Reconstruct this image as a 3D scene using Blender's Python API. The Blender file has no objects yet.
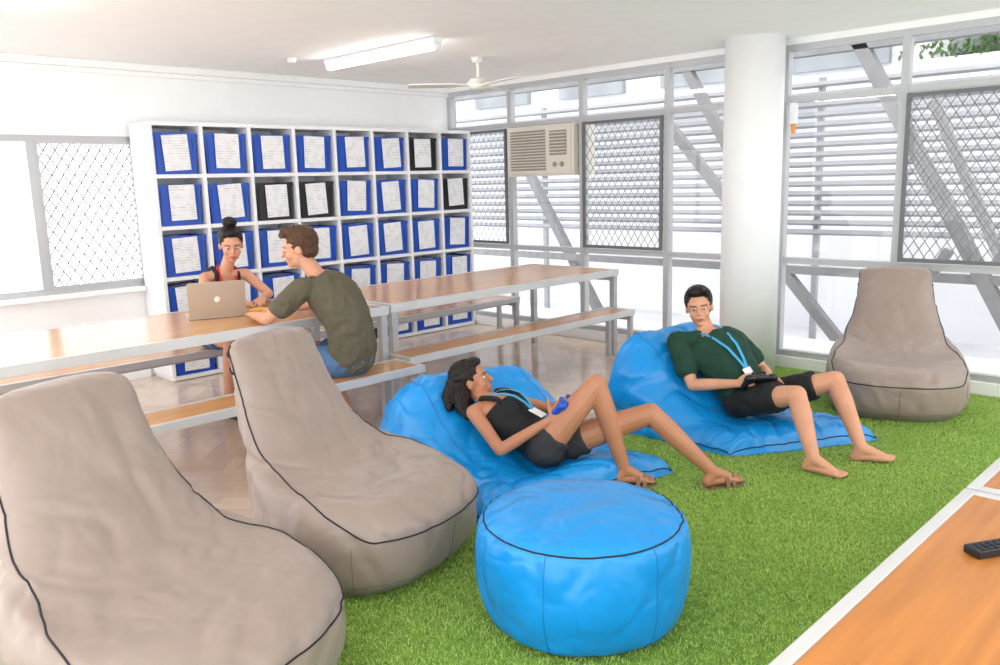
import bpy, math, random
import numpy as np
from mathutils import Vector, Matrix, noise
random.seed(4); np.random.seed(4)
V3=Vector
sc=bpy.context.scene
# ---------------------------------------------------------------- materials
def lin(c):
    return tuple(((v/255)/12.92 if v/255<=0.04045 else (((v/255)+0.055)/1.055)**2.4) for v in c)
def mat(name,rgb,rough=.5,metal=0,var=0,vscale=6,bump=0,bscale=40,emis=0,sheen=0,stretch=None,crease=0,cscale=4,spec=None,coat=0):
    m=bpy.data.materials.new(name);m.use_nodes=True;nt=m.node_tree;N=nt.nodes;L=nt.links
    b=N['Principled BSDF'];c=lin(rgb)+(1,)
    b.inputs['Base Color'].default_value=c;b.inputs['Roughness'].default_value=rough;b.inputs['Metallic'].default_value=metal
    if spec is not None:b.inputs['Specular IOR Level'].default_value=spec
    if sheen:b.inputs['Sheen Weight'].default_value=sheen
    if emis:
        b.inputs['Emission Color'].default_value=c;b.inputs['Emission Strength'].default_value=emis
    tc=N.new('ShaderNodeTexCoord');vec=tc.outputs['Object']
    if stretch:
        mp=N.new('ShaderNodeMapping');mp.inputs['Scale'].default_value=stretch;L.new(vec,mp.inputs['Vector']);vec=mp.outputs['Vector']
    nz=N.new('ShaderNodeTexNoise');nz.inputs['Scale'].default_value=vscale;nz.inputs['Detail'].default_value=5
    L.new(vec,nz.inputs['Vector'])
    rp=N.new('ShaderNodeValToRGB')
    v=var if var else .02
    rp.color_ramp.elements[0].position=.3;rp.color_ramp.elements[1].position=.7
    rp.color_ramp.elements[0].color=tuple(x*(1-v) for x in c[:3])+(1,)
    rp.color_ramp.elements[1].color=tuple(min(1,x*(1+v)) for x in c[:3])+(1,)
    L.new(nz.outputs['Fac'],rp.inputs['Fac']);L.new(rp.outputs['Color'],b.inputs['Base Color'])
    last=None
    if crease:
        # sparse sharp fabric creases: valleys where a warped noise crosses its mid value
        for i,(scl,st,wd) in enumerate(((cscale,crease,.14),(cscale*2.3,crease*.45,.14))):
            mp=N.new('ShaderNodeMapping');mp.inputs['Location'].default_value=(i*3.1,i*1.7,0);mp.inputs['Scale'].default_value=(1,1,.7);L.new(vec,mp.inputs['Vector'])
            n3=N.new('ShaderNodeTexNoise');n3.inputs['Scale'].default_value=scl;n3.inputs['Detail'].default_value=1.0;n3.inputs['Distortion'].default_value=.3
            L.new(mp.outputs['Vector'],n3.inputs['Vector'])
            s=N.new('ShaderNodeMath');s.operation='SUBTRACT';s.inputs[1].default_value=.5;L.new(n3.outputs['Fac'],s.inputs[0])
            a=N.new('ShaderNodeMath');a.operation='ABSOLUTE';L.new(s.outputs[0],a.inputs[0])
            mr=N.new('ShaderNodeMapRange');mr.interpolation_type='SMOOTHERSTEP';mr.inputs['From Max'].default_value=wd;L.new(a.outputs[0],mr.inputs['Value'])
            b3=N.new('ShaderNodeBump');b3.inputs['Strength'].default_value=st;b3.inputs['Distance'].default_value=.03
            L.new(mr.outputs[0],b3.inputs['Height'])
            if last is not None:L.new(last,b3.inputs['Normal'])
            last=b3.outputs['Normal']
    if bump:
        n2=N.new('ShaderNodeTexNoise');n2.inputs['Scale'].default_value=bscale;n2.inputs['Detail'].default_value=4
        L.new(vec,n2.inputs['Vector'])
        bp=N.new('ShaderNodeBump');bp.inputs['Strength'].default_value=bump;bp.inputs['Distance'].default_value=.01
        L.new(n2.outputs['Fac'],bp.inputs['Height'])
        if last is not None:L.new(last,bp.inputs['Normal'])
        last=bp.outputs['Normal']
    if last is not None:L.new(last,b.inputs['Normal'])
    return m
M={}
M['wall']=mat('wall_paint',(249,249,249),.7,bump=.05,bscale=80)
M['ceil']=mat('ceiling_paint',(252,252,251),.8,bump=.05,bscale=60)
M['alu']=mat('window_aluminium',(190,192,194),.45,.2)
M['dark_alu']=mat('grille_frame',(112,114,116),.5,.2)
M['mesh']=mat('grille_wire',(132,134,138),.5,.2)
M['white']=mat('white_laminate',(240,241,244),.4)
M['steel']=mat('table_steel',(188,190,192),.35,.35,var=.05)
M['edge']=mat('table_edge',(210,211,212),.35,.2,var=.04)
M['wood']=mat('table_wood',(204,152,100),.2,var=.14,vscale=7,stretch=(.35,5,5),bump=.04,bscale=30)
M['wood2']=mat('low_table_wood',(190,122,60),.24,var=.16,vscale=7,stretch=(.35,5,5),bump=.04,bscale=30)
M['blueplastic']=mat('blue_plastic',(16,76,182),.35,var=.1)
M['blackplastic']=mat('black_plastic',(20,22,28),.35)
M['skin']=mat('skin',(210,152,122),.5,var=.06,vscale=12,bump=.04,bscale=120)
M['skin_tan']=mat('skin_tan',(184,126,94),.5,var=.06,vscale=12,bump=.04,bscale=120)
M['hair_dark']=mat('hair_dark',(26,18,15),.42,var=.4,vscale=60,bump=.8,bscale=90,stretch=(1,1,.25),spec=.3)
M['hair_brown']=mat('hair_brown',(84,58,40),.5,var=.35,vscale=60,bump=.8,bscale=90,spec=.3)
M['olive']=mat('olive_cloth',(92,86,68),.85,var=.08,bump=.2,bscale=300,crease=.25,cscale=7)
M['green']=mat('green_cloth',(18,60,44),.85,var=.08,bump=.2,bscale=300,crease=.25,cscale=7)
M['black']=mat('black_cloth',(20,21,24),.8,bump=.2,bscale=300,crease=.25,cscale=7)
M['grey_cloth']=mat('grey_cloth',(50,50,54),.85,bump=.2,bscale=300)
M['denim']=mat('denim',(76,110,150),.85,var=.12,vscale=40,bump=.2,bscale=300)
M['lan_blue']=mat('lanyard_blue',(60,160,210),.6)
M['lan_red']=mat('lanyard_red',(205,26,30),.6)
M['paper']=mat('paper',(240,241,243),.7)
M['eye']=mat('eye_white',(225,222,218),.3)
M['iris']=mat('eye_iris',(40,28,22),.3)
M['lip']=mat('lips',(178,88,80),.45)
M['brow']=mat('eyebrows',(44,30,24),.7)
M['sandal']=mat('sandal_leather',(128,100,76),.7,var=.1)
M['shoe']=mat('shoe_canvas',(70,66,66),.8)
M['brown_bag']=mat('taupe_fabric',(152,135,126),.36,var=.03,bump=.05,bscale=500,crease=.20,cscale=3.0,sheen=.1)
M['blue_bag']=mat('blue_fabric',(14,144,222),.3,var=.03,bump=.04,bscale=500,crease=.20,cscale=3.4)
M['piping']=mat('dark_piping',(20,24,34),.6)
M['seam']=mat('taupe_seam',(112,99,93),.7)
M['bseam']=mat('blue_seam',(12,104,170),.6)
M['alu_laptop']=mat('laptop_shell',(200,192,180),.35,.4)
M['screen']=mat('laptop_screen',(40,48,60),.2)
M['emblem']=mat('laptop_emblem',(250,250,250),.3)
M['tube']=mat('fluorescent_tube',(255,253,248),.4,emis=26)
M['fan']=mat('fan_enamel',(225,222,214),.4)
M['ac']=mat('ac_plastic',(222,217,204),.5)
M['ac_dark']=mat('ac_grille',(150,144,132),.6)
M['outwall']=mat('outside_render',(226,228,231),.8,var=.05,vscale=1)
M['outground']=mat('outside_paving',(206,208,211),.8,var=.12,vscale=1.5)
M['outdark']=mat('outside_window_bands',(150,156,160),.6,var=.2,vscale=2)
M['slat']=mat('outside_slats',(160,163,168),.6,var=.1,vscale=2)
M['beam']=mat('outside_beam',(130,130,132),.6,var=.1)
M['leaf']=mat('leaves',(92,126,70),.7,var=.3,vscale=20)
M['turf']=mat('turf_base',(112,148,54),.9,var=.3,vscale=30)
M['yellow']=mat('yellow_packet',(232,170,50),.5)
M['orange']=mat('orange_cap',(225,150,80),.5)

def floor_mat():
    m=bpy.data.materials.new('parquet_floor');m.use_nodes=True;nt=m.node_tree;N=nt.nodes;L=nt.links;b=N['Principled BSDF']
    tc=N.new('ShaderNodeTexCoord')
    def brick(rot):
        mp=N.new('ShaderNodeMapping');mp.inputs['Rotation'].default_value=(0,0,rot);L.new(tc.outputs['Object'],mp.inputs['Vector'])
        br=N.new('ShaderNodeTexBrick');br.inputs['Scale'].default_value=1.0
        br.inputs['Brick Width'].default_value=.42;br.inputs['Row Height'].default_value=.085;br.inputs['Mortar Size'].default_value=.0015
        br.inputs['Color1'].default_value=lin((222,203,186))+(1,);br.inputs['Color2'].default_value=lin((208,187,168))+(1,)
        br.inputs['Mortar'].default_value=lin((190,168,149))+(1,);L.new(mp.outputs['Vector'],br.inputs['Vector']);return br
    b1=brick(math.radians(45));b2=brick(math.radians(-45))
    sx=N.new('ShaderNodeSeparateXYZ');L.new(tc.outputs['Object'],sx.inputs[0])
    fl=N.new('ShaderNodeMath');fl.operation='MULTIPLY';fl.inputs[1].default_value=1/.6;L.new(sx.outputs[0],fl.inputs[0])
    fr=N.new('ShaderNodeMath');fr.operation='FRACT';L.new(fl.outputs[0],fr.inputs[0])
    gt=N.new('ShaderNodeMath');gt.operation='GREATER_THAN';gt.inputs[1].default_value=.5;L.new(fr.outputs[0],gt.inputs[0])
    mx=N.new('ShaderNodeMixRGB');L.new(gt.outputs[0],mx.inputs[0]);L.new(b1.outputs['Color'],mx.inputs[1]);L.new(b2.outputs['Color'],mx.inputs[2])
    L.new(mx.outputs[0],b.inputs['Base Color']);b.inputs['Roughness'].default_value=.16
    return m
M['floor']=floor_mat()
def grass_mat():
    m=bpy.data.materials.new('grass_blades');m.use_nodes=True;nt=m.node_tree;N=nt.nodes;L=nt.links;b=N['Principled BSDF']
    tc=N.new('ShaderNodeTexCoord');nz=N.new('ShaderNodeTexNoise');nz.inputs['Scale'].default_value=160;nz.inputs['Detail'].default_value=2
    L.new(tc.outputs['Object'],nz.inputs['Vector'])
    n2=N.new('ShaderNodeTexNoise');n2.inputs['Scale'].default_value=2.5;L.new(tc.outputs['Object'],n2.inputs['Vector'])
    ad=N.new('ShaderNodeMath');ad.operation='MULTIPLY_ADD';ad.inputs[1].default_value=.35;L.new(n2.outputs['Fac'],ad.inputs[0]);
    sb=N.new('ShaderNodeMath');sb.operation='SUBTRACT';sb.inputs[1].default_value=.17;L.new(nz.outputs['Fac'],sb.inputs[0]);L.new(sb.outputs[0],ad.inputs[2])
    rp=N.new('ShaderNodeValToRGB');e=rp.color_ramp.elements
    e[0].position=.3;e[0].color=lin((134,174,64))+(1,);e[1].position=.7;e[1].color=lin((198,218,126))+(1,)
    L.new(ad.outputs[0],rp.inputs[0]);L.new(rp.outputs[0],b.inputs['Base Color']);b.inputs['Roughness'].default_value=.5
    return m
M['blade']=grass_mat()
def glass_mat():
    m=bpy.data.materials.new('window_glass');m.use_nodes=True;nt=m.node_tree;N=nt.nodes;L=nt.links
    for n in list(N):
        if n.type!='OUTPUT_MATERIAL':N.remove(n)
    o=[n for n in N][0];t=N.new('ShaderNodeBsdfTransparent');g=N.new('ShaderNodeBsdfGlossy');g.inputs['Roughness'].default_value=.02
    x=N.new('ShaderNodeMixShader');x.inputs[0].default_value=.03;L.new(t.outputs[0],x.inputs[1]);L.new(g.outputs[0],x.inputs[2]);L.new(x.outputs[0],o.inputs[0]);return m
M['glass']=glass_mat()
def print_mat():
    m=bpy.data.materials.new('printed_sheet');m.use_nodes=True;nt=m.node_tree;N=nt.nodes;L=nt.links;b=N['Principled BSDF']
    tc=N.new('ShaderNodeTexCoord');w=N.new('ShaderNodeTexWave');w.bands_direction='Z';w.inputs['Scale'].default_value=15;w.inputs['Distortion'].default_value=0
    L.new(tc.outputs['Object'],w.inputs['Vector'])
    nz=N.new('ShaderNodeTexNoise');nz.inputs['Scale'].default_value=22;L.new(tc.outputs['Object'],nz.inputs['Vector'])
    mu=N.new('ShaderNodeMath');mu.operation='MULTIPLY';L.new(w.outputs['Fac'],mu.inputs[0]);L.new(nz.outputs['Fac'],mu.inputs[1])
    rp=N.new('ShaderNodeValToRGB');e=rp.color_ramp.elements;e[0].position=.42;e[0].color=lin((238,239,242))+(1,);e[1].position=.56;e[1].color=lin((198,200,205))+(1,)
    L.new(mu.outputs[0],rp.inputs[0]);L.new(rp.outputs[0],b.inputs['Base Color']);b.inputs['Roughness'].default_value=.7;return m
M['sheet']=print_mat()

# ---------------------------------------------------------------- mesh builder
def perp(a):
    a=V3(a).normalized();h=V3((0,0,1)) if abs(a.z)<.9 else V3((1,0,0))
    x=a.cross(h).normalized();return a,x,a.cross(x).normalized()
class MB:
    def __init__(s):s.V=[];s.F=[];s.M=[]
    def add(s,v,f,m=0):
        o=len(s.V);s.V+= [tuple(p) for p in v];s.F+=[tuple(i+o for i in q) for q in f];s.M+=[m]*len(f)
    def box(s,c,size,m=0,rot=None):
        c=V3(c);h=V3(size)/2;v=[]
        for dz in(-1,1):
            for dy in(-1,1):
                for dx in(-1,1):
                    p=V3((dx*h.x,dy*h.y,dz*h.z))
                    if rot is not None:p=rot@p
                    v.append(c+p)
        s.add(v,[(0,2,3,1),(4,5,7,6),(0,1,5,4),(2,6,7,3),(0,4,6,2),(1,3,7,5)],m)
    def bx(s,x0,x1,y0,y1,z0,z1,m=0):s.box(((x0+x1)/2,(y0+y1)/2,(z0+z1)/2),(x1-x0,y1-y0,z1-z0),m)
    def loft(s,rings,m=0,cap=True,closed=True):
        n=len(rings[0]);v=[p for r in rings for p in r];f=[]
        for i in range(len(rings)-1):
            for j in range(n if closed else n-1):
                k=(j+1)%n;f.append((i*n+j,i*n+k,(i+1)*n+k,(i+1)*n+j))
        if cap:
            f.append(tuple(range(n-1,-1,-1)));f.append(tuple((len(rings)-1)*n+j for j in range(n)))
        s.add(v,f,m)
    def tube(s,p0,p1,r0,r1,m=0,n=14,rnd=True):
        p0=V3(p0);p1=V3(p1)
        a,x,y=perp(p1-p0);R=[]
        def ring(c,r):return [c+x*(r*math.cos(t))-y*(r*math.sin(t)) for t in [2*math.pi*i/n for i in range(n)]]
        if rnd:
            for k in range(1,4):
                t=math.pi/2*k/4;R.append(ring(p0-a*r0*math.cos(t),r0*math.sin(t)))
        R.append(ring(p0,r0));R.append(ring(p1,r1))
        if rnd:
            for k in range(3,0,-1):
                t=math.pi/2*k/4;R.append(ring(p1+a*r1*math.cos(t),r1*math.sin(t)))
        s.loft(R,m)
    def path(s,pts,r,m=0,n=8,closed=False):
        pts=[V3(p) for p in pts];R=[];L=len(pts)
        px=None
        for i,p in enumerate(pts):
            if closed:t=pts[(i+1)%L]-pts[i-1]
            else:t=pts[min(i+1,L-1)]-pts[max(i-1,0)]
            if t.length<1e-9:t=V3((0,0,1))
            t.normalize()
            if px is None:_,px,_=perp(t)
            px=(px-t*px.dot(t)).normalized();y=t.cross(px)
            R.append([p+px*(r*math.cos(a))-y*(r*math.sin(a)) for a in [2*math.pi*k/n for k in range(n)]])
        if closed:R.append(R[0])
        s.loft(R,m,cap=not closed)
    def ribbon(s,pts,w,nrm,m=0,th=.002):
        pts=[V3(p) for p in pts];R=[]
        for i,p in enumerate(pts):
            t=(pts[min(i+1,len(pts)-1)]-pts[max(i-1,0)]).normalized();nn=V3(nrm).normalized();sd=t.cross(nn).normalized();nn=sd.cross(t).normalized()
            R.append([p+sd*w/2+nn*th,p-sd*w/2+nn*th,p-sd*w/2-nn*th,p+sd*w/2-nn*th])
        s.loft(R,m)
    def ell(s,c,ax,m=0,nu=18,nv=10):
        c=V3(c);A,B,Cc=[V3(a) for a in ax];R=[]
        for i in range(1,nv):
            ph=math.pi*i/nv
            R.append([c-Cc*math.cos(ph)+(A*math.cos(t)+B*math.sin(t))*math.sin(ph) for t in [2*math.pi*k/nu for k in range(nu)]])
        s.loft(R,m)
    def mesh(s,name):
        me=bpy.data.meshes.new(name);me.from_pydata(s.V,[],s.F);me.polygons.foreach_set('material_index',s.M);me.update();return me
    def obj(s,name,mats,parent=None,smooth=False,bevel=0,sub=0):
        me=s.mesh(name)
        for k in mats:me.materials.append(M[k])
        if smooth:me.polygons.foreach_set('use_smooth',[True]*len(me.polygons))
        o=bpy.data.objects.new(name,me);sc.collection.objects.link(o)
        if bevel:
            b=o.modifiers.new('bevel','BEVEL');b.width=bevel;b.segments=2;b.limit_method='ANGLE'
        if sub:
            b=o.modifiers.new('sub','SUBSURF');b.levels=sub;b.render_levels=sub
        if parent:o.parent=parent
        return o
def empty(name,loc=(0,0,0)):
    o=bpy.data.objects.new(name,None);o.empty_display_size=.1;sc.collection.objects.link(o);return o
def nz(p,s=1,o=0):return noise.noise(V3(p)*s+V3((o,o*1.7,o*.3)))
def remesh(mb,name,matk,vox,sm=4,parent=None,disp=0,dscale=10,seed=0):
    me=mb.mesh('tmp');o=bpy.data.objects.new('tmp',me);sc.collection.objects.link(o)
    r=o.modifiers.new('r','REMESH');r.mode='VOXEL';r.voxel_size=vox
    s=o.modifiers.new('s','SMOOTH');s.factor=.5;s.iterations=sm
    dg=bpy.context.evaluated_depsgraph_get();m2=bpy.data.meshes.new_from_object(o.evaluated_get(dg));bpy.data.objects.remove(o)
    m2.name=name;m2.materials.clear();m2.materials.append(M[matk])
    if disp:
        nr=[v.normal.copy() for v in m2.vertices]
        for v,n in zip(m2.vertices,nr):
            a=nz(v.co,dscale,seed);b=nz(v.co,dscale*2.3,seed+5)
            v.co+=n*disp*((1-2*abs(a))*.7+.3*b)
    m2.polygons.foreach_set('use_smooth',[True]*len(m2.polygons))
    ob=bpy.data.objects.new(name,m2);sc.collection.objects.link(ob)
    if parent:ob.parent=parent
    return ob

# ---------------------------------------------------------------- camera
cam=bpy.data.cameras.new('camera');co=bpy.data.objects.new('camera',cam);sc.collection.objects.link(co)
F=V3((.6982,.6931,-.1794)).normalized();R=V3((.7007,-.7129,-.0272));R=(R-F*R.dot(F)).normalized();U=R.cross(F)
co.matrix_world=Matrix(((R.x,U.x,-F.x,0),(R.y,U.y,-F.y,0),(R.z,U.z,-F.z,1.6),(0,0,0,1)))
cam.sensor_width=36;cam.lens=29.88;cam.clip_start=.05;sc.camera=co

# ---------------------------------------------------------------- room shell
XW=6.49;YW=7.18;ZC=2.64
b=MB();b.bx(-1.5,XW+.1,-2,YW+.1,-.08,0);b.obj('floor',['floor'])
b=MB();b.bx(-.6,XW+.1,-1.0,YW+.1,ZC,ZC+.1);b.obj('ceiling',['ceil'])
b=MB();b.bx(-.6,XW+.1,YW,YW+.12,0,.80);b.bx(-.6,XW+.1,YW,YW+.12,2.05,ZC);b.bx(2.98,XW+.1,YW,YW+.12,.8,2.05);b.bx(-.6,0.2,YW,YW+.12,.8,2.05)
b.obj('wall_back',['wall'])
b=MB();b.bx(-.6,XW,YW-.05,YW,ZC-.06,ZC);b.bx(-.6,XW,YW-.03,YW,ZC-.1,ZC-.06);b.obj('trim_1',['wall'],bevel=.008)
b=MB();b.bx(-.6,2.88,YW-.09,YW,.765,.80);b.obj('trim_2',['wall'],bevel=.006)
b=MB();b.bx(-.6,2.88,YW-.02,YW,0,.1);b.obj('baseboard_back',['wall'],bevel=.004)
b=MB();b.bx(XW-.02,XW+.12,-2,YW,0,.10);b.obj('baseboard_right',['wall'],bevel=.005)
b=MB();b.bx(XW,XW+.12,-2,YW,ZC-.05,ZC);b.obj('wall_right',['wall'])
def grille(mb,ax,fixed,a0,a1,z0,z1,pitch=.075,r=.0035,m=0):
    def P(a,z):return (fixed,a,z) if ax=='Y' else (a,fixed,z)
    k=1.5
    for sgn in(1,-1):
        c=a0-(z1-z0)/k if sgn>0 else a0
        end=a1 if sgn>0 else a1+(z1-z0)/k
        while c<end:
            lo=z0;hi=z1
            def za(a):return z0+sgn*(a-c)*k
            zz=sorted([za(a0),za(a1)])
            lo=max(lo,zz[0]);hi=min(hi,zz[1])
            if hi-lo>.01:
                mb.tube(P(c+sgn*(lo-z0)/k,lo),P(c+sgn*(hi-z0)/k,hi),r,r,m,n=4,rnd=False)
            c+=pitch
def rectframe(mb,ax,fixed,a0,a1,z0,z1,w,d,m):
    for (p,q,s,t) in[(a0,a1,z0,z0+w),(a0,a1,z1-w,z1),(a0,a0+w,z0+w,z1-w),(a1-w,a1,z0+w,z1-w)]:
        if ax=='Y':mb.bx(fixed-d/2,fixed+d/2,p,q,s,t,m)
        else:mb.bx(p,q,fixed-d/2,fixed+d/2,s,t,m)
b=MB();cx=XW+.03
for y in(-1.6,-.6,.4,1.34,2.26,3.17,3.62,4.27,5.25,6.22,7.15):b.bx(cx-.035,cx+.035,y-.028,y+.028,.1,ZC-.05,0)
for z in(.125,.896,2.174,ZC-.075):b.bx(cx-.03,cx+.03,-2,YW,z-.025,z+.025,0)
for (y0,y1,mesh) in((6.25,7.12,1),(4.30,5.22,1),(1.37,2.23,1)):
    rectframe(b,'Y',cx-.05,y0,y1,.93,2.14,.028,.025,1)
    grille(b,'Y',cx-.05,y0+.02,y1-.02,.95,2.12,m=2)
b.obj('window_1',['alu','dark_alu','mesh'])
b=MB();b.bx(cx,cx+.006,-2,YW,.12,ZC-.07);g=b.obj('window_pane',['glass']);g.name='window_2'
b=MB();rectframe(b,'X',YW+.05,.2,2.98,.80,2.05,.05,.07,0)
b.bx(2.11,2.17,YW+.0,YW+.07,.85,2.0,0)
rectframe(b,'X',YW+.02,2.17,2.93,.84,2.01,.025,.03,0);grille(b,'X',YW+.02,2.19,2.92,.86,1.99,m=1,pitch=.085,r=.005)
b.bx(1.15,1.2,YW+.02,YW+.07,.85,2.0,0)
b.obj('window_3',['alu','mesh'])
b=MB()
n=40;b.loft([[V3((6.25+.228*math.cos(t),3.31+.228*math.sin(t),z)) for t in [2*math.pi*i/n for i in range(n)]] for z in(0,ZC)])
b.obj('round_column',['wall'],smooth=False).data.polygons.foreach_set('use_smooth',[True]*n+[False,False])
b=MB();b.box((6.43,3.06,2.06),(.05,.05,.16),0);b.tube((6.43,3.06,1.98),(6.43,3.06,1.92),.022,.018,1);b.obj('wall_sensor',['white','orange'],bevel=.005)

# ---------------------------------------------------------------- AC
e=empty('air_conditioner')
ax_=6.42
b=MB();b.bx(ax_,6.75,5.29,6.19,1.64,2.14,0)
b.bx(ax_-.015,ax_,5.32,6.16,1.66,2.12,0)
for i in range(14):b.bx(ax_-.03,ax_-.014,5.64,6.12,1.70+i*.029,1.714+i*.029,1)
b.bx(ax_-.022,ax_-.014,5.37,5.59,1.84,2.08,1)
for i in range(7):b.bx(ax_-.03,ax_-.02,5.37,5.59,1.86+i*.032,1.87+i*.032,0)
for i in(0,1):b.tube((ax_-.03,5.43+i*.09,1.75),(ax_-.014,5.43+i*.09,1.75),.025,.025,1,rnd=False)
b.obj('casing',['ac','ac_dark'],e,bevel=.005)

# ---------------------------------------------------------------- fluorescent lights
def fluo(x,y0,y1):
    e=empty('fluorescent_light')
    b=MB();b.bx(x-.045,x+.045,y0,y1,ZC-.04,ZC,0);b.bx(x-.03,x+.03,y0,y0+.03,ZC-.085,ZC-.04,0);b.bx(x-.03,x+.03,y1-.03,y1,ZC-.085,ZC-.04,0)
    b.obj('batten',['white'],e,bevel=.004)
    b=MB();b.tube((x,y0+.03,ZC-.065),(x,y1-.03,ZC-.065),.019,.019,0,rnd=False);b.obj('tube',['tube'],e,smooth=True)
fluo(4.2,4.72,6.12);fluo(1.47,4.1,5.42)
e=empty('ceiling_fan');fx,fy=5.13,5.27
b=MB();b.tube((fx,fy,ZC),(fx,fy,ZC-.05),.06,.045,0,n=20,rnd=False);b.tube((fx,fy,ZC-.04),(fx,fy,2.46),.014,.014,0);b.tube((fx,fy,2.47),(fx,fy,2.43),.06,.1,0,n=24,rnd=False);b.tube((fx,fy,2.43),(fx,fy,2.375),.1,.07,0,n=24,rnd=False)
b.obj('motor',['fan'],e,smooth=True)
b=MB()
for k in range(3):
    a=math.radians(139+120*k);d=V3((math.cos(a),math.sin(a),0));s=V3((-d.y,d.x,.12));c=V3((fx,fy,2.415))
    b.loft([[c+d*r+s*w,c+d*r-s*w,c+d*r-s*w-V3((0,0,.008)),c+d*r+s*w-V3((0,0,.008))] for r,w in((.08,.02),(.16,.025),(.2,.06),(.58,.065),(.6,.05))])
b.obj('blades',['fan'],e)
b=MB();b.tube((3.9,6.2,ZC),(3.9,6.2,ZC-.035),.04,.03,0,rnd=False);b.obj('smoke_detector',['white'],smooth=True)

# ---------------------------------------------------------------- cubby shelf + tubs
x0,x1,y0c,y1c=2.90,6.45,6.78,7.16;NC=8;NR=5;cw=(x1-x0)/NC;rh=.422;zt=2.15;zb=.04
b=MB();b.bx(x0,x1,y1c-.012,y1c,zb,zt-.02,0)
for i in range(NC+1):
    x=x0+i*cw;x=min(max(x,x0+.016),x1-.016);b.bx(x-.016,x+.016,y0c,y1c-.012,zb,zt,0)
for j in range(NR+1):
    z=zt-.016-j*rh;b.bx(x0+.016,x1-.016,y0c+.001,y1c-.012,z-.016,z+.016,0)
b.bx(x0+.02,x1-.02,y0c+.04,y1c,0,zb,0)
b.obj('cubby_shelf',['white'],bevel=.002)
b=MB();bb={(6,0),(2,1),(3,1),(7,1),(4,4)}
rot=lambda a:Matrix.Rotation(a,3,'Y')
for i in range(NC):
    for j in range(NR):
        cx_=x0+(i+.5)*cw;fz=zt-.032-(j+1)*rh+.034;m=1 if (i,j) in bb else 0
        w0,w1,h=.172,.192,.335;ya,yb=y0c+.03,y1c-.04
        def rg(w,z,i_=0):return [V3((cx_-w+i_,ya+i_,z)),V3((cx_+w-i_,ya+i_,z)),V3((cx_+w-i_,yb-i_,z)),V3((cx_-w+i_,yb-i_,z))]
        b.loft([rg(w0,fz),rg(w1-.006,fz+h-.03),rg(w1+.004,fz+h-.03),rg(w1+.004,fz+h),rg(w1,fz+h,.014),rg(w0,fz+.02,.012)],m,cap=True)
        for kx in(-1,1):b.bx(cx_+kx*.155-.006,cx_+kx*.155+.006,ya-.006,ya,fz+.03,fz+h-.04,m)
        b.box((cx_+.03,(ya+yb)/2,fz+.18),(.22,.2,.30),3,rot(random.uniform(-.1,.1)))
        a=random.uniform(-.06,.06);c=(cx_+random.uniform(-.012,.02),ya-.012,fz+.18+random.uniform(-.01,.012))
        b.box(c,(.22,.003,.29),2,rot(a))
b.obj('storage_tubs',['blueplastic','blackplastic','sheet','paper'])

# ---------------------------------------------------------------- tables and benches
def table(name,x0,x1,y0,y1,h,leg=.05,edge=.055,wood='wood'):
    e=empty(name)
    b=MB();b.bx(x0+.03,x1-.03,y0+.03,y1-.03,h-.035,h,0);b.obj('top',[wood],e,bevel=.003)
    b=MB()
    for(a,c,d,f)in((x0,x1,y0,y0+.03),(x0,x1,y1-.03,y1),(x0,x0+.03,y0+.03,y1-.03),(x1-.03,x1,y0+.03,y1-.03)):b.bx(a,c,d,f,h-edge,h+.002,0)
    b.obj('edge_trim',['edge'],e,bevel=.002)
    b=MB();xs=[x0+.01,x1-leg-.01]
    for x in xs:
        for y in(y0+.01,y1-leg-.01):b.bx(x,x+leg,y,y+leg,0,h-edge,0)
        b.bx(x+.005,x+leg-.005,y0+leg,y1-leg,h-edge-.045,h-edge,0)
    b.bx(x0+leg,x1-leg,(y0+y1)/2-.02,(y0+y1)/2+.02,h-edge-.04,h-.036,0)
    b.obj('legs',['steel'],e,bevel=.002)
    return e
table('long_table',.78,3.42,4.45,5.5,.785)
table('long_table',3.48,6.08,4.50,5.55,.785)
table('bench',.75,3.36,4.02,4.33,.45,leg=.04,edge=.045)
table('bench',3.42,5.98,4.25,4.55,.45,leg=.04,edge=.045)
table('bench',.85,3.4,5.66,5.96,.45,leg=.04,edge=.045)
table('bench',3.5,6.0,5.66,5.96,.45,leg=.04,edge=.045)
table('low_table',.75,2.38,-.35,.613,.75,edge=.04,wood='wood2')
table('low_table',2.395,4.0,-.35,.613,.75,edge=.04,wood='wood2')
e=empty('remote_control')
b=MB();rr=Matrix.Rotation(math.radians(-30),3,'Z')
b.box((2.02,.44,.761),(.16,.045,.018),0,rr)
for i in range(7):
    for j in(-1,0,1):b.box(V3((2.02,.44,.771))+rr@V3((-.06+i*.018,j*.012,0)),(.009,.007,.004),1,rr)
b.obj('handset',['blackplastic','grey_cloth'],e,bevel=.003)

# ---------------------------------------------------------------- laptop etc
e=empty('laptop');fw=V3((.35,.94,0)).normalized();sd=V3((fw.y,-fw.x,0))
def RM(x,y,z):return Matrix((x,y,z)).transposed()
c=V3((2.46,4.98,.795));b=MB()
b.box(c+fw*.12,(.35,.24,.014),0,RM(sd,fw,V3((0,0,1))))
b.box(c+fw*.12+V3((0,0,.008)),(.28,.1,.002),1,RM(sd,fw,V3((0,0,1))))
lu=(V3((0,0,1))-fw*.25).normalized();ln=sd.cross(lu)
b.box(c+lu*.12,(.35,.008,.235),0,RM(sd,-ln,lu));b.box(c+lu*.12-ln*-.005 if ln.dot(fw)>0 else c+lu*.12-ln*.005,(.32,.002,.20),1,RM(sd,-ln,lu))
back=-fw
b.ell(c+lu*.12+back*.006,(sd*.018,lu*.02,back*.003),2)
b.obj('body',['alu_laptop','screen','emblem'],e,bevel=.002)
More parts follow.
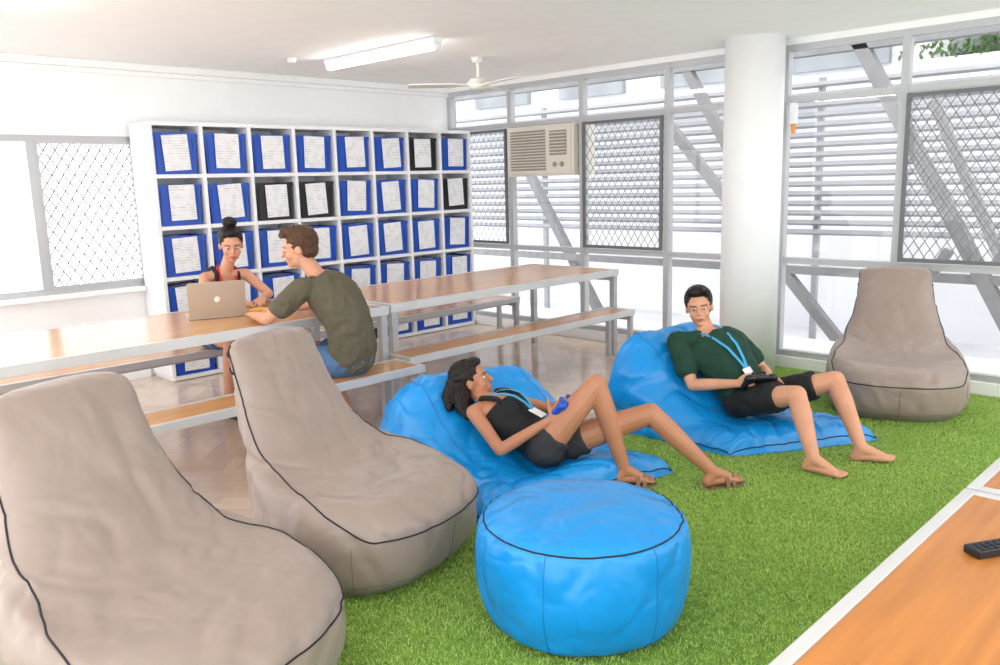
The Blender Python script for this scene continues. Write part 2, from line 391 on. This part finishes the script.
e=empty('snack_packet');b=MB();b.ell((2.76,5.0,.80),((.06,.02,0),(-.02,.05,0),(0,0,.015)),0);b.obj('packet',['yellow'],e,smooth=True)

# ---------------------------------------------------------------- artificial grass
GX0,GX1,GY0,GY1=0,6.46,-1.2,3.2
b=MB();b.bx(GX0,GX1,GY0,GY1,0.001,.008);tb=b.obj('artificial_grass',['turf'])
nb=240000
bx_=np.random.uniform(GX0+.01,GX1-.01,nb);by_=np.random.uniform(.3,GY1,nb);an=np.random.uniform(0,2*np.pi,nb)
w=.0024;h=np.random.uniform(.014,.026,nb);lean=np.random.uniform(0,.02,nb);la=np.random.uniform(0,2*np.pi,nb)
P=np.zeros((nb,3,3),np.float32)
P[:,0]=np.stack([bx_+w*np.cos(an),by_+w*np.sin(an),np.full(nb,.006)],1);P[:,1]=np.stack([bx_-w*np.cos(an),by_-w*np.sin(an),np.full(nb,.006)],1)
P[:,2]=np.stack([bx_+lean*np.cos(la),by_+lean*np.sin(la),h],1)
me=bpy.data.meshes.new('blades');me.vertices.add(nb*3);me.vertices.foreach_set('co',P.ravel());me.loops.add(nb*3);me.loops.foreach_set('vertex_index',np.arange(nb*3,dtype=np.int32))
me.polygons.add(nb);me.polygons.foreach_set('loop_start',np.arange(0,nb*3,3,dtype=np.int32));me.polygons.foreach_set('loop_total',np.full(nb,3,np.int32));me.update();me.validate()
me.materials.append(M['blade']);o=bpy.data.objects.new('blades',me);sc.collection.objects.link(o);o.parent=tb

# ---------------------------------------------------------------- bean bag chairs
def smooth_interp(ks,vs,x):
    n=len(ks)
    for i in range(n-1):
        if x<=ks[i+1] or i==n-2:break
    h=ks[i+1]-ks[i];t=(x-ks[i])/h
    def sl(j):
        if j==0:return (vs[1]-vs[0])/(ks[1]-ks[0])
        if j==n-1:return (vs[-1]-vs[-2])/(ks[-1]-ks[-2])
        return (vs[j+1]-vs[j-1])/(ks[j+1]-ks[j-1])
    m0=sl(i)*h;m1=sl(i+1)*h
    return (2*t**3-3*t**2+1)*vs[i]+(t**3-2*t**2+t)*m0+(-2*t**3+3*t**2)*vs[i+1]+(t**3-t**2)*m1
def folds(q,seed,a1=.014,a2=.02):
    """cloth folds: soft swells + sharp tucks, warped so creases wander"""
    w=V3((nz(q,2.5,seed+20),nz(q,2.5,seed+30),nz(q,2.5,seed+40)))*.14
    p=q+w
    s1=nz(p,3.2,seed);s2=abs(nz(V3((p.x*1.4,p.y*1.4,p.z*.8)),3.6,seed+3));s3=abs(nz(V3((p.x,p.y,p.z*1.5)),8,seed+7))
    return a1*s1+a2*(min(s2,.22)-.11)*2.2+a2*.3*(min(s3,.18)-.09)*2
def beanchair(loc,face,seed,scale=1.0):
    e=empty('bean_bag_chair')
    f=V3((face[0],face[1],0)).normalized();l=V3((-f.y,f.x,0));c0=V3((loc[0],loc[1],0))
    K=[0,.07,.18,.28,.38,.48,.60,.74,.88,.96,1]
    Bx=[-.32,-.41,-.45,-.46,-.475,-.49,-.51,-.535,-.56,-.565,-.55];Bz=[.0,.07,.20,.32,.43,.53,.64,.77,.89,.945,.965]
    Fx=[.34,.42,.45,.44,.32,.08,-.16,-.29,-.365,-.41,-.44];Fz=[.0,.07,.19,.30,.365,.39,.47,.66,.83,.92,.955]
    W=[.38,.445,.465,.455,.425,.375,.315,.27,.25,.24,.21]
    def S(k,th,off=0):
        bx,bz,fx,fz,w=[smooth_interp(K,q,k) for q in(Bx,Bz,Fx,Fz,W)]
        ct=math.cos(th);st=math.sin(th);ex=.8
        ct=math.copysign(abs(ct)**ex,ct);st=math.copysign(abs(st)**ex,st)
        x=(bx+fx)/2+(fx-bx)/2*ct;z=max(0.0,(bz+fz)/2+(fz-bz)/2*ct);y=w*st
        q=V3((x,y,z))
        rad=V3((ct,st,.25)).normalized()
        env=min(1,k/.1)
        pin=-.03*math.exp(-((k-.50)/.05)**2)*max(0,abs(st)-.2)
        cr=-.012*math.exp(-((k-.545+.03*math.sin(th*2+seed))/.014)**2)*max(0,ct)+.010*math.exp(-((k-.585+.02*math.sin(th*3))/.02)**2)*max(0,ct)
        d=env*(folds(q,seed)*(1 if k<.75 else .6)+pin+cr)
        q+=rad*(d+off)
        if off<=0:q.z=max(q.z,0.0)
        return c0+(f*q.x+l*q.y+V3((0,0,q.z)))*scale+V3((0,0,.01))
    n=160;b=MB();rings=[]
    ks=[i/160 for i in range(161)]
    for k in ks:rings.append([S(k,2*math.pi*j/n) for j in range(n)])
    top=rings[-1];ct=sum(top,V3())/n
    for s_,dz in((.8,.010),(.5,.016),(.15,.018)):rings.append([ct+(p-ct)*s_+V3((0,0,dz*scale)) for p in top])
    b.loft(rings,0);b.obj('cover',['brown_bag'],e,smooth=True)
    b=MB()
    def side(t):return (.985-(.985-.34)*t,100-28*t)
    A=[side(i/69) for i in range(70)]+[(.34-.10*math.sin(i/20*math.pi/2),72-24*i/20) for i in range(1,20)]
    path=[(k,a) for k,a in A]+[(.24,48-96*i/49) for i in range(50)]+[(k,-a) for k,a in reversed(A)]
    b.path([S(k,math.radians(a),.0015) for k,a in path],.0034,0,n=6)
    for kk in(.93,.85):
        b.path([S(kk,math.radians(96+168*i/20),.006) for i in range(21)],.0045,0,n=6)
    b.obj('piping',['piping'],e,smooth=True)
    b=MB()
    for a in(62,-62,118,-118,0):
        b.path([S(k/100,math.radians(a),.0005) for k in range(3,23)],.0016,0,n=5)
    b.path([S(.07,math.radians(i*4),.0005) for i in range(90)],.0016,0,n=5,closed=True)
    b.obj('seams',['seam'],e)
beanchair((.985,2.41),(.26,-.965),1,1.01)
beanchair((2.00,2.83),(.28,-.96),7,.98)
beanchair((5.74,1.95),(-.92,-.40),13,.94)

# ---------------------------------------------------------------- pouf
def pouf(loc,R0,H):
    e=empty('blue_pouf');c=V3((loc[0],loc[1],.01))
    K=[0,.06,.2,.4,.6,.72,.8,.9,1];Rr=[.78,.89,.98,1.0,.975,.93,.80,.45,.015];Z=[0,.06,.3,.55,.78,.875,.935,.985,1.0]
    def S(k,th,off=0):
        r=smooth_interp(K,Rr,k)*R0;z=smooth_interp(K,Z,k)*H;d=V3((math.cos(th),math.sin(th),0))
        q=d*r+V3((0,0,z));topm=max(0,min(1,(k-.68)/.1))
        cr=.012*math.exp(-((k-.72)/.06)**2)*nz(V3((math.cos(th)*6,math.sin(th)*6,1)),2,5)
        w=(1-topm)*folds(q,21,.014,.014)+topm*folds(q,33,.012,.007)+cr
        q+=(d*(1-topm)+V3((0,0,topm)))*(w*min(1,k/.06)+off);return c+q
    n=180;b=MB();b.loft([[S(k/120,2*math.pi*j/n) for j in range(n)] for k in range(121)],0);b.obj('cover',['blue_bag'],e,smooth=True)
    b=MB();b.path([S(.725,2*math.pi*j/120,.001) for j in range(120)],.0032,0,n=6,closed=True);b.obj('piping',['piping'],e,smooth=True)
    b=MB()
    for a in range(0,360,60):
        b.path([S(k/100,math.radians(a+20),.0005) for k in range(2,73)],.0014,0,n=5)
    b.obj('seams',['bseam'],e)
pouf((2.23,1.82),.385,.435)

# ---------------------------------------------------------------- lounger bags
def lounger(name,corners,T,seed,wp=5.0,dents=()):
    e=empty(name);fl,fr,hr,hl=[V3((p[0],p[1],0)) for p in corners]
    K=[t[0] for t in T];Z=[t[1] for t in T]
    def base(s,w):
        u=(w+1)/2;p=(fl*(1-u)+fr*u)*(1-s)+(hl*(1-u)+hr*u)*s
        c=(fl+fr+hr+hl)/4
        bul=1+.04*(1-abs(w)**2)*(1 if abs(s-.5)>.3 else 0)
        return c+(p-c)*bul
    def S(s,w,off=0):
        p=base(s,w);z=max(0,smooth_interp(K,Z,s))
        ed=max(0,1-abs(w)**wp)**.5
        z*=ed
        for(dx,dy,dr,dd)in dents:
            r=math.hypot(p.x-dx,p.y-dy)/dr;z-=dd*math.exp(-r*r)*ed
        env=min(1,z/.08)
        z+=env*folds(V3((p.x,p.y,z)),seed,.03,.032)
        lat=.06*nz(V3((p.x,p.y,z*3)),3,seed+9)*env
        return V3((p.x+lat*.5,p.y+lat*.3,max(.016,z+off)))
    n=170;b=MB()
    ss=[.5-.5*math.cos(math.pi*i/n) for i in range(n+1)];ws=[-math.cos(math.pi*i/n) for i in range(n+1)]
    v=[S(s,w) for s in ss for w in ws];f=[]
    o=len(v);v+=[V3((p.x,p.y,.010)) for p in v]
    for i in range(n):
        for j in range(n):
            a=i*(n+1)+j;f.append((a,a+1,a+n+2,a+n+1));f.append((o+a,o+a+n+1,o+a+n+2,o+a+1))
    for i in range(n):
        for a,c in((i,i+1),(n*(n+1)+i+1,n*(n+1)+i)):f.append((c,a,o+a,o+c))
        for a,c in(((i+1)*(n+1),i*(n+1)),(i*(n+1)+n,(i+1)*(n+1)+n)):f.append((c,a,o+a,o+c))
    b.add(v,f);b.obj('cover',['blue_bag'],e,smooth=True)
    b=MB();q=.985
    pts=[S(0.012,-q+2*q*i/40,.003) for i in range(41)]+[S(i/60,q,.003) for i in range(2,60)]+[S(.99,q-2*q*i/40,.003) for i in range(41)]+[S(1-i/60,-q,.003) for i in range(1,59)]
    b.path(pts,.0038,0,n=6,closed=True)
    b.path([S(.16,-.97+1.94*i/60,.001) for i in range(61)],.002,1,n=5)
    b.path([S(i/90,-.62,.001) for i in range(3,90)],.002,1,n=5);b.path([S(i/90,.62,.001) for i in range(3,90)],.002,1,n=5)
    b.obj('piping',['piping','bseam'],e,smooth=True)
    return S
SA=lounger('bean_bag_lounger',[(2.52,2.66),(3.72,2.38),(3.76,3.56),(2.74,3.80)],[(0,0),(.03,.13),(.17,.14),(.33,.17),(.5,.26),(.65,.37),(.8,.50),(.92,.46),(.97,.34),(1,.0)],3,dents=[(3.1,2.85,.18,.03)])
SB=lounger('bean_bag_lounger',[(4.14,2.28),(4.98,1.76),(5.28,2.95),(4.14,3.22)],[(0,0),(.03,.10),(.2,.13),(.36,.14),(.5,.24),(.63,.38),(.78,.55),(.9,.61),(.965,.48),(1,.0)],11,dents=[(4.58,2.4,.18,.03)])

# ---------------------------------------------------------------- people
def orth(f,up):
    f=V3(f).normalized();up=V3(up);up=(up-f*up.dot(f)).normalized();l=up.cross(f).normalized();return f,up,l
def hand(b,w,d,pn,ts,curl=.6,s=1.0,spread=1.0):
    w=V3(w);d=V3(d).normalized();pn=V3(pn);pn=(pn-d*pn.dot(d)).normalized();sdv=d.cross(pn)
    if sdv.dot(V3(ts))<0:sdv=-sdv
    def ring(c,a,t):return [c+sdv*(a*math.cos(q))+pn*(t*math.sin(q)) for q in [2*math.pi*k/14 for k in range(14)]]
    rs=[ring(w-d*.01*s,.026*s,.02*s),ring(w+d*.02*s,.030*s,.018*s),ring(w+d*.055*s,.041*s,.016*s),ring(w+d*.088*s,.041*s,.013*s),ring(w+d*.096*s,.034*s,.008*s)]
    b.loft(rs)
    for off,L in((.031,.072),(.0105,.08),(-.0105,.074),(-.030,.058)):
        p=w+d*((.088 if abs(off)<.02 else .082)*s)+sdv*off*s*spread;a=curl*.5;r=.0095*s
        for fr in(.45,.31,.24):
            dd2=(d*math.cos(a)+pn*math.sin(a)).normalized();q=p+dd2*L*fr*s;b.tube(p,q,r,r*.9,n=10);p=q;r*=.9;a+=curl*.75
    p=w+d*.022*s+sdv*.026*s;dd=(d*.62+sdv*.7+pn*.35).normalized();r=.0135*s
    for L,t in((.042,0),(.033,.35),(.027,.6)):
        q=p+(dd+pn*t*curl+d*t*.5).normalized()*L*s;b.tube(p,q,r,r*.85,n=10);p=q;r*=.85
def foot(b,a,d,up=(0,0,1),s=1.0,bare=True,grow=0):
    a=V3(a);d=V3(d).normalized();up=V3(up);up=(up-d*up.dot(d)).normalized();sd=d.cross(up)
    heel=a-up*.048*s-d*.035*s;ball=a-up*.058*s+d*.115*s;g=grow
    b.tube(a,heel,.036*s+g,.03*s+g);b.tube(a,ball+up*.005,.037*s+g,.022*s+g);b.tube(heel,ball,.028*s+g,.022*s+g)
    for k in(-1,1):b.tube(heel+d*.03*s,ball+sd*k*.022*s,.024*s+g,.02*s+g)
    if bare:
        for i,off in enumerate((-.036,-.018,0,.017,.033)):
            L=(.04,.045,.042,.036,.028)[i]*s;r=(.013,.0095,.0092,.009,.0088)[i]*s
            p=ball+sd*off*s-up*.004+d*.01*s;b.tube(p,p+d*L-up*.002,r*1.1,r,n=10)
    else:b.tube(ball-sd*.015*s,ball+d*.06*s-sd*.01*s,.024*s+g,.02*s+g);b.tube(ball+sd*.015*s,ball+d*.055*s+sd*.01*s,.024*s+g,.02*s+g)
def person(name,J,skin,female=False,hairm='hair_brown',hair='short',shirt=None,tank=False,shorts=None,shortlen=.6,sc_=1.0,shoes=None,lan=None,curl=(.6,.6)):
    e=empty(name);J={k:(V3(v) if isinstance(v[0],(int,float)) else v) for k,v in J.items()}
    s=sc_;b=MB()
    pel,sh=J['pelvis'],J['neck'];Lh=(J['hipL']-J['hipR']).normalized();Ls=(J['shL']-J['shR']).normalized()
    spine=(sh-pel);mid=J.get('belly',pel+spine*.45);mid=V3(mid)
    def curve(t):return pel*(1-t)**2+ (mid*2-(pel+sh)*.5)*2*t*(1-t)+sh*t*t
    def frame(t):
        S_=(curve(t+.02)-curve(t-.02)).normalized();L_=(Lh*(1-t)+Ls*t);L_=(L_-S_*L_.dot(S_)).normalized();return S_,L_,L_.cross(S_)
    if female:st=[(-.16,.11,.085),(-.03,.165,.115),(.12,.160,.112),(.38,.118,.09),(.62,.130,.105),(.78,.142,.112),(.92,.145,.085),(1.0,.10,.06),(1.05,.05,.05)]
    else:st=[(-.16,.11,.09),(-.03,.150,.115),(.12,.152,.112),(.38,.142,.105),(.62,.155,.115),(.80,.172,.118),(.93,.170,.095),(1.0,.11,.07),(1.05,.055,.055)]
    k0=[q[0] for q in st];k1=[q[1] for q in st];k2=[q[2] for q in st]
    def torso(mb,lo,hi,g):
        R_=[]
        tt=[lo+(hi-lo)*i/16 for i in range(17)]
        for t in tt:
            w=smooth_interp(k0,k1,t)*s+g;d=smooth_interp(k0,k2,t)*s+g
            S_,L_,F_=frame(t);c=curve(t)
            R_.append([c+L_*(w*math.cos(a))+F_*(d*math.sin(a)) for a in [2*math.pi*k/28 for k in range(28)]])
        mb.loft(R_)
    torso(b,-.16,1.05,0)
    if female:
        S_,L_,F_=frame(.7);c=curve(.7)
        for k in(-1,1):b.ell(c+L_*.062*s*k+F_*.075*s,(L_*.052*s,S_*.055*s,F_*.05*s))
    am=.88 if female else 1.0
    for q in'LR':
        b.tube(sh-spine.normalized()*.02,J['sh'+q],.05*s*am,.05*s*am)
        b.tube(J['sh'+q],J['el'+q],.049*s*am,.037*s*am);b.tube(J['el'+q],J['el'+q].lerp(J['wr'+q],.3),.037*s*am,.038*s*am);b.tube(J['el'+q].lerp(J['wr'+q],.3),J['wr'+q],.038*s*am,.025*s*am)
        hd,pn,ts=J['hand'+q];hand(b,J['wr'+q],hd,pn,ts,curl[0 if q=='L' else 1],s*.97)
        hp,kn,an=J['hip'+q],J['kn'+q],J['an'+q]
        b.tube(hp,kn,.088*s,.056*s);b.tube(kn,kn.lerp(an,.3),.054*s,.056*s);b.tube(kn.lerp(an,.3),an,.056*s,.034*s)
        foot(b,an,J['toe'+q],J.get('fup'+q,(0,0,1)),s*.97,bare=True)
    hc=J['head'];f,up,l=orth(J['face'],J['hup']);hs=s*1.01
    b.tube(sh-spine.normalized()*.01,hc-up*.05*hs-f*.01,.056*s*am,.05*s*am)
    def H(x,y,z):return hc+f*x*hs+l*y*hs+up*z*hs
    def E(mb,x,y,z,a,c,d,m=0):mb.ell(H(x,y,z),(f*a*hs,l*c*hs,up*d*hs),m)
    E(b,-.005,0,.03,.098,.077,.098);E(b,.022,0,-.045,.072,.058,.068);E(b,.062,0,-.088,.028,.026,.022)
    E(b,.07,0,.03,.025,.055,.02)
    for k in(-1,1):E(b,.055,k*.04,-.03,.03,.022,.028);E(b,-.005,k*.078,-.005,.018,.009,.03)
    b.tube(H(.092,0,.012),H(.110,0,-.026),.008*hs,.013*hs);b.tube(H(.085,-.008,-.062),H(.085,.008,-.062),.014*hs,.014*hs)
    remesh(b,'body',skin,.005,3,e)
    b=MB()
    for k in(-1,1):
        E(b,.079,k*.032,.004,.012,.0145,.0065,0);E(b,.0885,k*.032,.003,.004,.0065,.0060,1)
        b.tube(H(.094,k*.018,.024),H(.084,k*.05,.026),.0036*hs,.0025*hs,3,n=6)
    b.tube(H(.0965,-.020,-.060),H(.0965,.020,-.060),.0038*hs,.0038*hs,2,n=6);E(b,.0965,0,-.061,.005,.018,.0068,2)
    b.obj('face_details',['eye','iris','lip','brow'],e,smooth=True)
    b=MB()
    E(b,-.022,0,.048,.1,.087,.094)
    if hair=='short':
        E(b,.045,.0,.108,.056,.062,.032);E(b,-.05,0,-.01,.06,.074,.06)
        for i in range(40):
            a=random.uniform(-1,1);x=random.uniform(-.07,.085);E(b,x,a*.062,.130-abs(a)*.035-max(0,-x)*.3,.02,.013,.020)
    else:
        E(b,.03,0,.10,.06,.066,.032);E(b,-.055,0,-.01,.055,.07,.06)
    if hair=='bun':
        E(b,-.02,0,.165,.045,.05,.038)
    if hair=='long':
        for p in J['hairpts']:
            q=[hc-f*.05*hs]+[V3(x) for x in p];rr=[.07,.055,.04,.02]
            for i in range(len(q)-1):b.tube(q[i],q[i+1],rr[i],rr[i+1])
    remesh(b,'hair',hairm,.0055,2,e,disp=.006,dscale=45,seed=3)
    if shirt:
        b=MB();torso(b,-.07 if not tank else .02,.985 if not tank else .86,.015 if not tank else .013)
        if female:
            S_,L_,F_=frame(.7);c=curve(.7)
            for k in(-1,1):b.ell(c+L_*.062*s*k+F_*.080*s,(L_*.056*s,S_*.058*s,F_*.054*s))
        if not tank:
            for q in'LR':
                p=J['sh'+q];b.tube(sh-spine.normalized()*.03,p,.058*s,.064*s);b.tube(p,p.lerp(J['el'+q],.62),.066*s,.066*s)
        else:
            for k in(-1,1):
                pts=[]
                for t,fo in((.80,.112),(.88,.108),(.96,.082),(1.02,.04),(1.0,-.04),(.93,-.082),(.84,-.1)):
                    S_,L_,F_=frame(min(t,1.0));pts.append(curve(t)+L_*k*.085*s+F_*fo*s+S_*(.012 if abs(fo)<.05 else 0))
                for i in range(len(pts)-1):b.tube(pts[i],pts[i+1],.014,.014,n=8)
        remesh(b,'shirt',shirt,.0065,3,e,disp=.012 if not tank else .004,dscale=11,seed=len(name))
    if shorts:
        b=MB();torso(b,-.17,.16 if tank else .1,.012)
        for q in'LR':
            hp,kn=J['hip'+q],J['kn'+q];b.tube(hp,hp.lerp(kn,shortlen),.098*s,(.088 if shortlen>.5 else .094)*s,rnd=False);b.ell(hp,(V3((.098,0,0))*s,V3((0,.098,0))*s,V3((0,0,.098))*s))
        remesh(b,'shorts',shorts,.0075,3,e,disp=.009,dscale=11,seed=2)
    if shoes:
        b=MB()
        for q in'LR':foot(b,J['an'+q],J['toe'+q],(0,0,1),s*.97,bare=False,grow=.008)
        remesh(b,'shoes',shoes,.007,2,e)
    if lan:
        b=MB()
        for k in(-1,1):
            pts=[]
            for t,fo,lw in((1.06,-.045,.045),(1.08,.0,.066),(1.0,.07,.062),(.9,.112,.05),(.75,.148,.035),(.6,.146,.02),(.46,.14,.006)):
                S_,L_,F_=frame(min(t,1.0));base_=sh+spine.normalized()*(t-1)*.5 if t>1 else curve(t)
                pts.append(base_+L_*k*lw*s+F_*(fo+ (.018 if female and .55<t<.95 else .004))*s)
            b.ribbon(pts,.017,frame(.7)[2],0)
        S_,L_,F_=frame(.4);c=curve(.36)+F_*(.14)*s
        b.box(c,(.055,.085,.004),1,RM(L_,S_,F_));
        b.obj('lanyard',[lan,'paper'],e)
    return e
person('seated_man',dict(pelvis=(2.91,4.19,.555),belly=(2.90,4.19,.79),neck=(2.84,4.36,1.03),head=(2.77,4.46,1.225),face=(-.72,.66,-.12),hup=(0,0,1),
 shL=(2.665,4.29,1.0),shR=(2.99,4.42,1.0),elL=(2.48,4.40,.835),elR=(3.02,4.62,.84),wrL=(2.53,4.65,.825),wrR=(2.83,4.78,.825),
 handL=((.35,.9,0),(0,0,-1),(1,0,0)),handR=((-.8,.6,0),(0,0,-1),(-1,0,0)),
 hipL=(2.82,4.19,.54),hipR=(2.99,4.23,.54),knL=(2.70,4.60,.54),knR=(2.97,4.64,.54),anL=(2.70,4.46,.09),anR=(3.06,4.44,.09),toeL=(-.2,1,0),toeR=(0,1,0)),
 'skin',shirt='olive',shorts='denim',shortlen=.75,shoes='shoe',curl=(.35,.35))
person('seated_woman',dict(pelvis=(2.86,5.80,.555),belly=(2.87,5.78,.78),neck=(2.88,5.66,1.0),head=(2.90,5.575,1.20),face=(-.35,-.85,-.22),hup=(0,0,1),
 shL=(3.03,5.64,.975),shR=(2.73,5.67,.975),elL=(3.13,5.50,.83),elR=(2.62,5.52,.83),wrL=(2.97,5.32,.825),wrR=(2.76,5.33,.825),
 handL=((-.6,-.8,0),(0,0,-1),(-1,0,0)),handR=((.5,-.85,0),(0,0,-1),(1,0,0)),
 hipL=(2.95,5.78,.55),hipR=(2.77,5.80,.55),knL=(2.97,5.38,.54),knR=(2.74,5.38,.54),anL=(2.99,5.42,.09),anR=(2.70,5.42,.09),toeL=(.1,-1,0),toeR=(-.1,-1,0)),
 'skin',female=True,hairm='hair_dark',hair='bun',shirt='black',tank=True,shorts='denim',shortlen=.55,shoes='shoe',lan='lan_red',sc_=.98,curl=(.5,.5))
person('reclining_woman',dict(pelvis=(3.17,2.78,.235),belly=(3.13,2.96,.285),neck=(3.08,3.16,.41),head=(3.10,3.31,.495),face=(.62,-.70,.36),hup=(-.25,.45,.86),
 shL=(3.24,3.19,.39),shR=(2.93,3.12,.39),elL=(3.40,2.98,.33),elR=(2.88,2.88,.245),wrL=(3.29,2.77,.44),wrR=(3.09,2.71,.395),
 handL=((-.65,-.45,.35),(-.2,-.6,-.5),(0,0,1)),handR=((.6,-.2,.6),(.5,.5,-.3),(0,-.3,1)),
 hipL=(3.26,2.74,.23),hipR=(3.08,2.76,.235),knR=(3.27,2.56,.565),knL=(3.46,2.36,.405),anR=(3.37,2.46,.105),anL=(3.655,2.11,.095),toeR=(.78,-.62,-.05),toeL=(.85,-.5,.05),
 hairpts=[[(3.02,3.32,.45),(2.97,3.25,.39),(2.93,3.17,.36)],[(3.03,3.37,.48),(2.98,3.37,.43),(2.93,3.32,.38)]]),
 'skin_tan',female=True,hairm='hair_dark',hair='long',shirt='black',tank=True,shorts='grey_cloth',shortlen=.20,lan='lan_blue',sc_=.98,curl=(1.0,1.0))
person('reclining_man',dict(pelvis=(4.56,2.40,.25),belly=(4.57,2.50,.38),neck=(4.585,2.70,.60),head=(4.60,2.775,.775),face=(-.85,-.50,-.02),hup=(0,.15,1),
 shL=(4.735,2.60,.565),shR=(4.425,2.82,.57),elL=(4.79,2.42,.38),elR=(4.33,2.65,.34),wrL=(4.56,2.27,.41),wrR=(4.38,2.38,.38),
 handL=((-.85,-.45,.05),(-.3,-.2,-.8),(-.2,-.6,.6)),handR=((.45,-.85,.25),(.5,.2,-.6),(.3,.2,.8)),
 hipL=(4.64,2.33,.245),hipR=(4.48,2.42,.245),knR=(4.38,2.01,.37),knL=(4.73,1.94,.40),anR=(4.20,1.82,.085),anL=(4.54,1.70,.085),toeR=(.1,-1,0),toeL=(.4,-.9,.1)),
 'skin',hairm='hair_dark',hair='short',shirt='green',shorts='black',shortlen=.72,lan='lan_blue',curl=(1.0,1.0))
e=empty('sandals');b=MB()
for an,d in(((3.37,2.46,.105),(.78,-.62,-.05)),((3.655,2.11,.095),(.85,-.5,.05))):
    a=V3(an);d=V3(d).normalized();up=V3((0,0,1));up=(up-d*up.dot(d)).normalized();sd=d.cross(up);c=a-up*.086
    out=[(-.075,.012),(-.065,.026),(-.03,.032),(.03,.03),(.08,.04),(.13,.042),(.165,.03),(.178,.012)]
    top=[c+d*x+sd*y for x,y in out]+[c+d*x-sd*y for x,y in reversed(out)]
    b.loft([[p-up*.012 for p in top],[p+up*.006 for p in top]])
    for x,hh in((.10,.062),(.065,.07)):
        b.ribbon([c+d*x+sd*.042*math.cos(t)*1.02+up*(hh*math.sin(t)*.95) for t in [math.pi*i/12 for i in range(13)]],.022,up,0,.003)
b.obj('soles_and_straps',['sandal'],e,smooth=False)
def controller(c,f,mk,s=1.25):
    e=empty('game_controller');c=V3(c);f,up,l=orth(f,(0,0,1));f=f*s;up=up*s;l=l*s;b=MB()
    b.ell(c,(l*.055,f*.03,up*.018))
    for k in(-1,1):b.ell(c+l*k*.05,(l*.028,f*.03,up*.02));b.tube(c+l*k*.055,c+l*k*.068-f*.055-up*.012,.018*s,.013*s);b.tube(c+l*k*.025-f*.005+up*.012,c+l*k*.025-f*.005+up*.03,.008*s,.01*s,n=10)
    remesh(b,'shell',mk,.004,2,e)
controller((3.19,2.68,.46),(.1,-.8,.5),'blueplastic')
controller((4.42,2.25,.42),(-.6,-.7,.8),'blackplastic',1.3)

# ---------------------------------------------------------------- outside world
b=MB();b.bx(XW+.3,18,-6,16,-.6,-.5);b.bx(-4,XW+.3,YW+.3,16,-.6,-.5);b.obj('outside_ground',['outground'])
b=MB();b.bx(11.0,11.2,-5,15,-.5,5.2)
for z0 in(2.9,4.2):
    for y in range(-4,14,2):b.bx(10.9,11.02,y,y+1.3,z0,z0+.7,1)
b.bx(10.6,11.0,-5,15,2.55,2.7,0);b.bx(10.6,11.0,-5,15,3.9,4.05,0)
b.obj('outside_building_wall',['outwall','outdark'])
b=MB()
z=.95
while z<2.55:
    b.box((9.0,4,z),(.05,16,.045),0,Matrix.Rotation(.5,3,'Y'));z+=.105
for y in(-3.8,0,4,8,11.8):b.bx(9.03,9.09,y-.03,y+.03,-.5,2.6)
b.obj('outside_louvre_screen',['slat'])
b=MB()
def beam(p,q,w):
    p=V3(p);q=V3(q);a,x,y=perp(q-p);b.loft([[c+x*w+y*w,c-x*w+y*w,c-x*w-y*w,c+x*w-y*w] for c in(p,q)])
beam((8.2,4.55,5.1),(8.2,1.5,-.45),.06);beam((8.2,3.0,-.45),(8.2,5.4,2.2),.05);beam((8.3,6.2,-.45),(8.3,8.0,2.3),.05);beam((8.2,-2,2.78),(8.2,12,2.78),.06);beam((8.2,-2,.62),(8.2,12,.62),.04)
beam((8.2,6.4,4.8),(8.2,4.2,1.2),.05);beam((7.9,3.1,-.45),(7.9,2.3,.9),.04);beam((8.2,1.4,-.45),(8.2,2.6,2.2),.04)
for y in(-1,4.3,9):beam((8.2,y,-.5),(8.2,y,5.0),.05)
b.obj('outside_steel_frame',['beam'])
b=MB();b.tube((7.6,-3,-.05),(7.6,10,-.05),.09,.09,0,rnd=False);b.tube((7.75,-3,-.3),(7.75,10,-.3),.06,.06,0,rnd=False)
for y in(-2,2,6,9.5):b.bx(7.57,7.63,y-.03,y+.03,-.5,-.1)
b.obj('outside_pipes',['outwall'],smooth=False)
b=MB()
for i in range(420):
    c=V3((10.8+random.gauss(0,.08),2.9+random.gauss(0,.4),2.85+abs(random.gauss(0,.16))));d=V3((random.gauss(0,1),random.gauss(0,1),random.gauss(0,1)+.5)).normalized();a_,x_,y_=perp(d)
    b.add([c,c+d*.05+x_*.022,c+d*.1,c+d*.05-x_*.022],[(0,1,2,3)])
b.bx(10.68,10.92,2.1,3.7,2.7,2.86,1)
b.obj('outside_planter',['leaf','outwall'])

# ---------------------------------------------------------------- light
w=bpy.data.worlds.new('world');sc.world=w;w.use_nodes=True;bg=w.node_tree.nodes['Background'];bg.inputs[0].default_value=(.99,.99,1,1);bg.inputs[1].default_value=3.05
try:
    sc.view_settings.view_transform='Standard';sc.view_settings.look='None'
except Exception as ex:print(ex)
